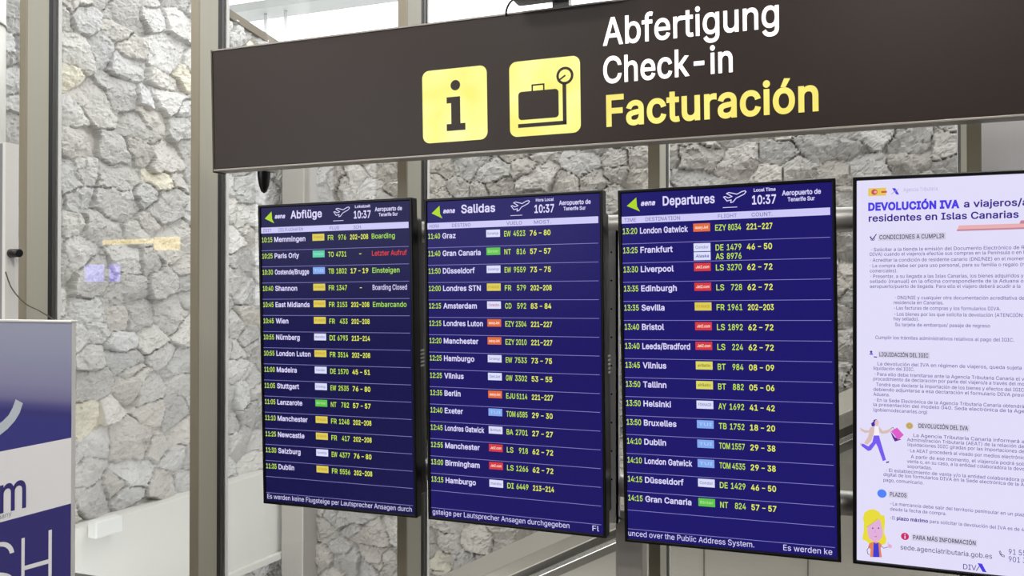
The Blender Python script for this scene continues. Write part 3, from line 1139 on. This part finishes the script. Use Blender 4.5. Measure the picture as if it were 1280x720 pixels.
for f_, a1, b1, t_ in ((c8, (237, 170), (530, 177), 'LIQUIDACIÓN DEL IGIC'), (c8, (472, 600), (768, 612), 'DEVOLUCIÓN DEL IVA'),
                       (c9, (265, 298), (352, 303), 'PLAZOS'), (c9, (387, 527), (718, 555), 'PARA MÁS INFORMACIÓN')):
    hil(f_(*a1), f_(*b1), 0.0125)
    line(t_, f_(*a1), f_(*b1), 0.0125, V_txd, 0.014)
a_ = c8(187, 143); s.disc(a_[0], a_[1], 0.0035, V_txd, 2)
s.poly([c8(175, 160), c8(181, 151), c8(195, 151), c8(200, 160)], V_blue, 2)
s.poly([c8(203, 170), c8(222, 172), c8(222, 178), c8(203, 176)], V_ind, 2)
a_ = c8(417, 587); s.disc(a_[0], a_[1], 0.0105, V_gold, 1); s.disc(a_[0], a_[1], 0.0065, V_goldd, 2); s.disc(a_[0], a_[1], 0.004, V_gold, 3)
a_ = c9(222, 284); s.disc(a_[0], a_[1], 0.0135, V_clock, 1)
a_ = c9(344, 511); s.disc(a_[0], a_[1], 0.0115, V_mag, 1); s.rect(a_[0] - .0013, a_[1] - .002, a_[0] + .0013, a_[1] + .007, V_wht, 2); s.disc(a_[0], a_[1] - .0055, 0.0016, V_wht, 2)
line('sede.agenciatributaria.gob.es', c9(320, 583), c9(805, 625), 0.0150, V_txd, 0.002)
line('91 55', c9(893, 606), c9(985, 613), 0.0165, V_ind, 0.0)
line('901 3', c9(893, 645), c9(985, 652), 0.0165, V_ind, 0.0)
s.stroke([c9(843, 590), c9(847, 604), c9(856, 615), c9(869, 620), c9(870, 612), c9(861, 607), c9(856, 610), c9(850, 602), c9(853, 597), c9(848, 588)], 0.0016, V_txd, 2, True)
line('DIV', c9(652, 684), c9(722, 690), 0.0160, V_ind, 0.002)
s.stroke([c9(722, 692), c9(738, 668)], 0.002, V_txd, 2)
s.poly([c9(728, 652), c9(752, 655), c9(776, 701), c9(755, 698)], V_blue, 3)
# walking woman with shopping bags
s.poly([cw(60, 160), cw(95, 180), cw(130, 185), cw(145, 160), cw(175, 150), cw(175, 200), cw(150, 270), cw(120, 300), cw(92, 290), cw(125, 235), cw(135, 200), cw(100, 205), cw(65, 185)], V_coat, 1)
s.poly([cw(180, 150), cw(215, 150), cw(218, 225), cw(172, 225)], V_wht, 2)
s.poly([cw(205, 140), cw(222, 160), cw(245, 188), cw(285, 180), cw(315, 162), cw(325, 170), cw(290, 205), cw(240, 212), cw(218, 200)], V_coat, 2)
s.poly([cw(172, 225), cw(214, 225), cw(232, 290), cw(272, 425), cw(246, 435), cw(205, 320), cw(190, 290), cw(150, 345), cw(125, 352), cw(72, 312), cw(66, 294), cw(85, 292), cw(128, 315), cw(160, 280)], V_purp, 3)
s.poly([cw(272, 440), cw(298, 436), cw(296, 446), cw(274, 452)], V_ind, 3)
s.poly([cw(58, 292), cw(68, 284), cw(74, 300), cw(64, 308)], V_coat, 3)
s.poly([cw(172, 96), cw(195, 92), cw(208, 106), cw(208, 125), cw(185, 122), cw(178, 150), cw(155, 150), cw(150, 125), cw(165, 115)], V_hair, 4)
s.disc(cw(196, 122)[0], cw(196, 122)[1], 0.006, V_skin, 5, rv=0.010)
s.poly([cw(307, 190), cw(345, 240), cw(397, 258), cw(345, 275), cw(325, 240)], V_bag2, 4)
s.poly([cw(312, 190), cw(362, 160), cw(417, 220), cw(372, 262)], V_bag, 5)
s.stroke([cw(315, 165), cw(330, 158), cw(338, 175)], 0.0014, V_ind, 5)
# fair haired girl waving
s.poly([cg(92, 200), cg(105, 150), cg(150, 122), cg(190, 120), cg(235, 142), cg(255, 175), cg(285, 175), cg(290, 240), cg(280, 330), cg(302, 380), cg(298, 425), cg(270, 442), cg(240, 425), cg(140, 425), cg(120, 405), cg(85, 390), cg(98, 320), cg(100, 250)], V_blond, 1)
s.poly([cg(130, 275), cg(180, 245), cg(240, 205), cg(255, 250), cg(270, 320), cg(265, 370), cg(235, 405), cg(180, 408), cg(145, 380), cg(133, 330)], V_face, 2)
s.stroke([cg(125, 280), cg(175, 245), cg(222, 205)], 0.0014, V_blond2, 3)
for x in (180, 232):
    s.disc(*cg(x, 290), 0.0022, V_ind, 3, 10)
s.stroke([cg(205, 300), cg(200, 325), cg(208, 328)], 0.0009, V_pinkd, 3)
s.stroke([cg(196, 362), cg(206, 370), cg(216, 360)], 0.0014, V_mag, 3)
s.poly([cg(190, 400), cg(225, 402), cg(226, 425), cg(190, 422)], V_face, 3)
s.poly([cg(150, 425), cg(190, 412), cg(238, 418), cg(262, 440), cg(250, 470), cg(262, 552), cg(155, 550), cg(160, 480), cg(138, 460)], V_orange, 3)
s.poly([cg(188, 418), cg(208, 428), cg(230, 420), cg(240, 550), cg(182, 550)], V_dress, 4)
s.stroke([cg(150, 455), cg(128, 485), cg(135, 520), cg(150, 530)], 0.0016, V_txd, 3)
s.stroke([cg(252, 450), cg(280, 470), cg(315, 460)], 0.0016, V_txd, 3)
s.disc(*cg(334, 452), 0.0062, V_face, 3)
s.stroke([cg(322, 445), cg(318, 420)], 0.0022, V_face, 3)
monitor('information_screen', POSE['V'], 'bright white notice screen headed DEVOLUCIÓN IVA with a girl drawn at its foot', 'screen', s, 'display')

# ------------------------------------------------------------------ steel frame behind the screens
YT = 3.095
rig = tag(empty('support_frame', (at(789, 369, 3.2).x, YT, 0)), 'silver tube frame with a grey post carrying the four screens from behind', 'frame')
ox = rig.location.x
xl, xr = at(470, 369, YT).x, at(1500, 369, YT).x
for py in (274.5, 629.0):
    z = at(1057, py, YT).z
    bm = bmesh.new()
    cyl(bm, (xl - ox, 0, z), (xr - ox, 0, z), 0.043, 28)
    build('tube', bm, M_steel, rig, bevel=0.004)
for z_ in (0,):
    bm = bmesh.new(); box(bm, -0.052, 0.052, 0.06, 0.15, 0, 0.78); build('post', bm, M_post, rig, bevel=0.006)
    bm = bmesh.new(); box(bm, -0.11, 0.11, 0.0, 0.21, 0, 0.012); build('foot_plate', bm, M_post, rig)
    xp = at(1700, 369, YT).x
    bm = bmesh.new(); box(bm, xr - ox - 0.15, xr - ox - 0.05, 0.05, 0.14, 0, 1.95); build('post', bm, M_post, rig, bevel=0.006)
zt_, zb_ = at(1057, 274.5, YT).z, at(1057, 629, YT).z
for px in (766.5,):
    x = at(px, 400, YT - 0.05).x - ox
    bm = bmesh.new()
    box(bm, x - 0.018, x + 0.018, -0.052, -0.045, zb_ - 0.13, zt_ - 0.02)
    box(bm, x + 0.010, x + 0.018, -0.052, -0.02, zb_ - 0.13, zt_ - 0.02)
    build('mounting_rail', bm, mat('galvanised_rail', (226, 226, 228), 0.5), rig)
    for k in range(9):
        zz = zt_ - 0.10 - k * 0.105
        bm = bmesh.new()
        cyl(bm, (x - 0.006, -0.0535, zz), (x - 0.006, -0.0515, zz), 0.0035, 10)
        build('bolt_hole', bm, M_black, rig)
# black cable loop between the post and the Salidas screen
bm = bmesh.new()
g = [at(773, 636, 3.06), at(771, 643, 3.05), at(776, 648, 3.06), at(790, 650, 3.12)]
tube(bm, [Vector((p.x - ox, p.y - YT, p.z)) for p in catmull(g)], 0.004)
build('cable', bm, M_black, rig)

# ================================================================== OVERHEAD SIGN
GH = 0.5
GW = 3.6
Q = [0.3315, 0.0112, -0.011, 0.1504, -0.7595, 3.0336]
G = pose(Q, 2.97, GH)
sign = empty('overhead_sign')
sign.matrix_world = G
tag(sign, 'long dark brown hanging sign reading Abfertigung Check-in Facturación with two yellow pictograms', 'sign')
x0 = -2.97 / 2
bm = bmesh.new(); box(bm, x0 + 0.004, x0 + GW, 0.0, 0.07, 0.004, GH - 0.004)
M_brown = mat('sign_dark_brown', (44, 32, 28), 0.36)
M_brown.node_tree.nodes['Principled BSDF'].inputs['Specular IOR Level'].default_value = 0.38
build('sign_body', bm, M_brown, sign, bevel=0.002)
bm = bmesh.new()
box(bm, x0, x0 + GW + 0.004, -0.003, 0.074, -0.005, 0.003)
build('bottom_edge', bm, M_silver, sign, bevel=0.0015)
bm = bmesh.new()
box(bm, x0, x0 + GW + 0.004, -0.003, 0.074, GH - 0.004, GH + 0.002)
build('top_edge', bm, M_silver, sign)
bm = bmesh.new()
box(bm, x0 - 0.002, x0 + 0.004, -0.003, 0.074, -0.010, GH + 0.002)
build('end_cap', bm, mat('sign_end_brown', (72, 66, 52), 0.4), sign)


def lit(name, c1, c2, s1, s2, scale):
    """backlit acrylic: brighter where the lamps stand behind it"""
    mt = mat(name, (120, 110, 40), 0.35)
    b = mt.node_tree.nodes['Principled BSDF']
    tc = node(mt, 'ShaderNodeTexCoord')
    nz = node(mt, 'ShaderNodeTexNoise', Scale=scale, Detail=1.0)
    cr = node(mt, 'ShaderNodeMix', data_type='RGBA')
    cr.inputs['A'].default_value = rgb(*c1)
    cr.inputs['B'].default_value = rgb(*c2)
    mr = node(mt, 'ShaderNodeMapRange')
    mr.inputs['From Min'].default_value = 0.35
    mr.inputs['From Max'].default_value = 0.65
    mr.inputs['To Min'].default_value = s1
    mr.inputs['To Max'].default_value = s2
    l = mt.node_tree.links
    l.new(tc.outputs['Object'], nz.inputs['Vector'])
    l.new(nz.outputs['Fac'], cr.inputs['Factor'])
    l.new(nz.outputs['Fac'], mr.inputs['Value'])
    l.new(cr.outputs['Result'], b.inputs['Emission Color'])
    l.new(mr.outputs['Result'], b.inputs['Emission Strength'])
    return mt


L_yel = lit('backlit_yellow', (232, 230, 58), (252, 248, 186), 0.90, 1.0, 7.0)
L_yel2 = lit('backlit_yellow_letters', (238, 222, 92), (248, 234, 140), 0.88, 0.98, 6.0)
L_wht = mat('backlit_white', (200, 190, 190), 0.35, emit=(255, 246, 246), strength=1.05)

s = Sheet(GH, 2.97 / 2)
s.rrect(0.965, 0.179, 1.228, 0.454, 0.028, L_yel, 1)
s.rrect(1.316, 0.179, 1.584, 0.454, 0.028, L_yel, 1)
s.disc(1.1015, 0.243, 0.0195, M_brown, 3)
s.poly([(1.065, 0.286), (1.120, 0.286), (1.120, 0.309), (1.120, 0.387), (1.140, 0.387), (1.140, 0.413), (1.064, 0.413), (1.064, 0.387), (1.083, 0.387), (1.083, 0.309), (1.065, 0.309)], M_brown, 3)
s.rrect(1.350, 0.291, 1.503, 0.394, 0.013, M_brown, 3)
s.stroke([(1.404, 0.291), (1.404, 0.270), (1.448, 0.270), (1.448, 0.291)], 0.0055, M_brown, 3)
s.rect(1.518, 0.270, 1.532, 0.422, M_brown, 3)
s.rect(1.348, 0.408, 1.532, 0.422, M_brown, 3)
s.disc(1.5275, 0.247, 0.032, M_brown, 3)
s.disc(1.5275, 0.247, 0.0225, L_yel, 4)
s.stroke([(1.508, 0.260), (1.528, 0.247)], 0.006, M_brown, 5)
s.text('Abfertigung', (1.668, 0.1535), (2.262, 0.1535), 0.094, L_wht, bold=0.012)
s.text('Check-in', (1.668, 0.287), (2.112, 0.287), 0.090, L_wht, bold=0.014)
s.text('Facturación', (1.677, 0.438), (2.382, 0.438), 0.104, L_yel2, bold=0.021)
o = s.build('lettering', sign)
o.location = (0, -0.001, 0)
for u in (1.51, 3.1):
    bm = bmesh.new(); box(bm, u + x0 - 0.032, u + x0 + 0.032, 0.015, 0.055, GH, GH + 1.98)
    build('hanger', bm, M_steel, sign, bevel=0.004)

# black box over the sign with its cable
bb = empty('equipment_box')
bb.matrix_world = G @ Matrix.Translation((1.52 + x0, 0.0, GH + 0.022))
tag(bb, 'black equipment box clamped to the hanger above the sign, cable hanging from it', 'box')
bm = bmesh.new()
prism(bm, [(-0.165, 0.0), (0.20, 0.0), (0.24, 0.20), (-0.20, 0.20), (-0.195, 0.04)], -0.10, 0.012)
build('casing', bm, M_black, bb, bevel=0.012, seg=3)
bm = bmesh.new()
tube(bm, catmull([(-0.17, -0.03, 0.02), (-0.19, -0.03, 0.005), (-0.21, -0.01, -0.02), (-0.215, 0.03, -0.045)]), 0.004)
build('cable', bm, M_cable, bb)

# dark rounded hook lamp hanging under the sign, by the first flight screen
hp = at(330, 205, 3.25)
hk = tag(empty('hanging_spotlight', (hp.x, 3.25, hp.z)), 'dark rounded spotlight hanging below the left end of the sign', 'spotlight')
bm = bmesh.new()
n = 24
prof = [(0.0, 0.3), (0.031, 0.3), (0.031, -0.02), (0.029, -0.06), (0.023, -0.10), (0.013, -0.128), (0.0, -0.138)]
rings = []
for r, z in prof:
    rings.append([bm.verts.new((r * math.cos(2 * PI * k / n), r * math.sin(2 * PI * k / n), z)) for k in range(n)] if r else [bm.verts.new((0, 0, z))])
for A, B in zip(rings, rings[1:]):
    for k in range(n):
        q = [A[k % len(A)], A[(k + 1) % len(A)], B[(k + 1) % len(B)], B[k % len(B)]]
        q = list(dict.fromkeys(q))
        if len(q) > 2:
            bm.faces.new(q)
build('spot_housing', bm, M_black, hk, smooth=True)
bm = bmesh.new(); box(bm, 0.030, 0.042, -0.03, 0.03, -0.04, 0.28); build('spot_clamp', bm, M_post, hk, bevel=0.004)
bm = bmesh.new(); box(bm, -0.02, 0.02, -0.27, -0.031, 0.12, 0.16); build('spot_arm', bm, M_post, hk)

# ================================================================== LEFT FOREGROUND
# printed display stand
YS = 2.10
p90 = at(90, 402, YS)
PWd = 1.0
st = tag(empty('display_stand', (p90.x - PWd / 2, YS, 0)), 'tall blue and white printed display stand with big letters SH', 'display stand')
PH = p90.z
bm = bmesh.new(); box(bm, -PWd / 2, PWd / 2, 0.0, 0.018, 0.0, PH - 0.004)
build('board', bm, M_white2, st, bevel=0.003)
bm = bmesh.new(); box(bm, -PWd / 2 - 0.001, PWd / 2 + 0.001, -0.004, 0.024, PH - 0.004, PH + 0.004)
build('top_cap', bm, M_white2, st, bevel=0.002)
s = Sheet(PH, PWd / 2)
PX = p90.x - PWd          # world x of the left edge of the print


def pl(px, py):
    p = at(px, py, YS)
    return (p.x - PX, PH - p.z)


M_print = mat('print_blue_gradient', (66, 66, 132), 0.45, spec=0.15)
nt = M_print.node_tree
tc = node(M_print, 'ShaderNodeTexCoord')
sx = node(M_print, 'ShaderNodeSeparateXYZ')
cr = node(M_print, 'ShaderNodeValToRGB')
nt.links.new(tc.outputs['Object'], sx.inputs[0])
zz0, zz1 = at(80, 530, YS).z, PH
mr = node(M_print, 'ShaderNodeMapRange')
mr.inputs['From Min'].default_value = zz0
mr.inputs['From Max'].default_value = zz1
nt.links.new(sx.outputs['Z'], mr.inputs['Value'])
nt.links.new(mr.outputs['Result'], cr.inputs['Fac'])
e = cr.color_ramp.elements
e[0].position = 0.0; e[0].color = rgb(66, 66, 138)
e[1].position = 1.0; e[1].color = rgb(166, 170, 192)
for ps, cc in ((0.10, (68, 66, 130)), (0.17, (92, 90, 146)), (0.24, (128, 126, 166)), (0.38, (146, 146, 180)), (0.7, (158, 162, 188))):
    k = e.new(ps); k.color = rgb(*cc)
nt.links.new(cr.outputs['Color'], nt.nodes['Principled BSDF'].inputs['Base Color'])
M_pblue = mat('print_blue', (62, 58, 124), 0.45, spec=0.15)
M_pwhite = mat('print_white', (240, 240, 243), 0.45)
M_pgrey = mat('print_pale_blue', (196, 206, 216), 0.45)
M_ptext = mat('print_small_text', (150, 154, 170), 0.45)
yA = lambda x: 564.5 - 0.195 * x            # print boundaries, seen from the front
yB = lambda x: 653 - 0.267 * x
s.poly([(0, 0.0), (PWd, 0.0), (PWd, pl(90, yA(90))[1]), (0, pl(-500, yA(-90))[1])], M_print, 1)
LT_, RT_ = pl(0, yA(0)), pl(90, yA(90))
sl1 = (RT_[1] - LT_[1]) / (RT_[0] - LT_[0])
LB_, RB_ = pl(0, yB(0)), pl(88, yB(88))
sl2 = (RB_[1] - LB_[1]) / (RB_[0] - LB_[0])
va = lambda u: LT_[1] + sl1 * (u - LT_[0])
vb = lambda u: LB_[1] + sl2 * (u - LB_[0])
s.v, s.f, s.mi = [], [], []
s.poly([(0, 0), (PWd, 0), (PWd, va(PWd)), (0, va(0))], M_print, 1)
s.poly([(0, va(0)), (PWd, va(PWd)), (PWd, vb(PWd)), (0, vb(0))], M_pwhite, 1)
s.poly([(0, vb(0)), (PWd, vb(PWd)), (PWd, PH), (0, PH)], M_pblue, 1)
bm = bmesh.new(); box(bm, -PWd / 2, PWd / 2, -0.06, 0.10, 0.0, 0.05); build('base', bm, M_white2, st, bevel=0.01)
# pale arc
o1, i1 = [], []
for px, py, qx, qy in ((29, 504, 20, 499), (25, 516, 16, 510), (19, 526, 11, 519), (10, 536, 4, 526), (0, 544, -4, 532), (-14, 550, -16, 538), (-30, 552, -30, 541)):
    o1.append(pl(px, py)); i1.append(pl(qx, qy))
for k in range(len(o1) - 1):
    s.poly([o1[k], o1[k + 1], i1[k + 1], i1[k]], M_pgrey, 2)
# letters along the rising baseline
def slanted(txt, a_, b_, cap_px, mt, bold):
    A, B = pl(*a_), pl(*b_)
    cap = abs(pl(a_[0], a_[1] - cap_px)[1] - A[1])
    vs, fs = glyphs(txt, bold)
    xa_, xb_ = vs[:, 0].min(), vs[:, 0].max()
    n = len(s.v)
    for x, y in vs:
        t = (x - xa_) / (xb_ - xa_)
        uu = A[0] + (B[0] - A[0]) * t
        vv = A[1] + (B[1] - A[1]) * t - y / CAP * cap
        s.v.append((uu - s.u0, -0.00035 * 3, s.H - vv))
    mi = s.m(mt)
    for f in fs:
        s.f.append(tuple(n + i for i in f)); s.mi.append(mi)


slanted('m', (0, 641.5), (33, 633.5), 45, M_pblue, 0.008)
slanted('pany', (-2, 650), (15, 644), 6, M_ptext, 0.0)
slanted('H', (27, 753), (65, 743), 82, M_pwhite, -0.012)
slanted('S', (-26, 767), (19, 754), 82, M_pwhite, -0.012)
o = s.build('printed_graphic', st)
o.location = (0, -0.0005, 0)

# white round column with a joint ring, and a grey slab mounted on it
YP = 2.46
pe = at(8, 20, YP)
rc = 0.14
pc = tag(empty('round_pole', (pe.x - rc / math.cos(math.atan2(-pe.x, YP)), YP, 0)), 'thick white round pole with a joint ring at the left edge, behind the printed stand', 'pole')
bm = bmesh.new(); cyl(bm, (0, 0, 0), (0, 0, ZC - 0.001), rc, 40); build('shaft', bm, M_white2, pc)
zr = at(4, 21, YP).z
bm = bmesh.new(); cyl(bm, (0, 0, zr - 0.007), (0, 0, zr + 0.007), rc + 0.004, 40); build('joint_ring', bm, M_steel, pc)
YK = 2.24
k0 = at(7, 178, YK)
ks = tag(empty('grey_terminal', (k0.x - 0.3, YK, 0)), 'grey slab terminal with a black round stub on its right edge', 'terminal')
bm = bmesh.new(); box(bm, -0.3, 0.3, 0.0, 0.05, 0.0, k0.z); build('casing', bm, M_grey2, ks, bevel=0.004)
bm = bmesh.new(); box(bm, 0.288, 0.303, -0.002, 0.052, 0.0, k0.z + 0.001); build('edge_trim', bm, M_white2, ks)
hz = at(16, 316, YK).z
bm = bmesh.new(); cyl(bm, (0.30, 0.02, hz), (0.30 + 0.050, 0.02, hz), 0.0155, 24); build('stub', bm, M_black, ks, bevel=0.003)
bm = bmesh.new()
g = [(7, 340), (13, 357), (22, 370), (34, 381), (48, 388), (60, 395), (70, 403), (74, 412)]
tube(bm, [Vector((p.x - ks.location.x, p.y - YK, p.z)) for p in catmull([at(x, y, YK - 0.01 - 0.004 * i) for i, (x, y) in enumerate(g)])], 0.0022)
build('cable', bm, M_cable, ks)

# ================================================================== HALL BEHIND THE CAMERA (seen only as reflections)
ys = tag(empty('hall_sign', (-12.1, -5.2, 0)), 'lit yellow strip sign on posts at the far side of the hall', 'sign')
bm = bmesh.new(); box(bm, -0.86, 0.4, -0.04, 0.04, 2.57, 2.66)
build('light_strip', bm, mat('yellow_light_panel', (200, 180, 60), 0.4, emit=(250, 214, 90), strength=5.0), ys)
bm = bmesh.new(); box(bm, 0.4, 0.92, -0.05, 0.05, 2.44, 2.68)
build('light_panel', bm, mat('yellow_light_panel', (200, 180, 60)), ys)
for x in (-0.8, 0.85):
    bm = bmesh.new(); box(bm, x - 0.03, x + 0.03, -0.03, 0.03, 0, 2.57 if x < 0 else 2.44); build('post', bm, M_post, ys)
hs = tag(empty('hall_screen', (-13.65, -5.8, 0)), 'lit lavender screen on a stand at the far side of the hall', 'screen')
bm = bmesh.new(); box(bm, -0.45, 0.45, -0.03, 0.03, 1.87, 2.22)
build('display', bm, mat('lavender_display', (60, 60, 90), 0.4, emit=(150, 140, 250), strength=6.0), hs)
bm = bmesh.new(); box(bm, -0.05, 0.05, -0.05, 0.05, 0, 1.87); build('post', bm, M_black, hs)

# ceiling lamps of the hall
lamp_m = mat('lamp_diffuser', (240, 240, 236), 0.5, emit=(255, 250, 242), strength=4.0)
for ix, x in enumerate((-5.4, -2.2, 1.0, 4.2)):
    for iy, y in enumerate((-5.0, -2.3, 0.6, 2.1)):
        c = tag(empty('ceiling_lamp', (x, y, ZC)), 'square white ceiling lamp in the hall', 'ceiling lamp', 'ceiling lamps of the hall')
        bm = bmesh.new(); box(bm, -0.45, 0.45, -0.3, 0.3, -0.05, -0.001); build('lamp_housing', bm, M_whitebox, c)
        bm = bmesh.new(); box(bm, -0.42, 0.42, -0.27, 0.27, -0.053, -0.0502); build('diffuser', bm, lamp_m, c)
        ld = bpy.data.lights.new('ceiling_lamp_light', 'AREA')
        ld.shape = 'RECTANGLE'; ld.size = 0.84; ld.size_y = 0.54
        ld.energy = 40 if iy < 3 else 34
        ld.color = (1.0, 0.965, 0.92)
        lo = bpy.data.objects.new('ceiling_lamp_light', ld)
        lo.location = (0, 0, -0.06)
        link(lo, c)

# ================================================================== SKY
w = bpy.data.worlds.new('sky')
scene.world = w
w.use_nodes = True
bg = w.node_tree.nodes['Background']
bg.inputs['Color'].default_value = (0.985, 0.99, 1.0, 1)
bg.inputs['Strength'].default_value = 2.9
sd_ = bpy.data.lights.new('sun', 'SUN')
sd_.energy = 0.45
sd_.angle = math.radians(25)
sd_.color = (1.0, 0.985, 0.96)
so = bpy.data.objects.new('sun', sd_)
link(so)
so.rotation_euler = Vector((0.55, -0.45, 0.8)).to_track_quat('Z', 'Y').to_euler()

scene.view_settings.view_transform = 'Standard'
scene.view_settings.look = 'None'
scene.view_settings.exposure = 0.0
scene.view_settings.gamma = 1.0
scene.view_settings.use_curve_mapping = False
scene.cycles.use_denoising = True
scene.cycles.max_bounces = 8
scene.cycles.transparent_max_bounces = 12
scene.cycles.caustics_reflective = False
scene.cycles.caustics_refractive = False
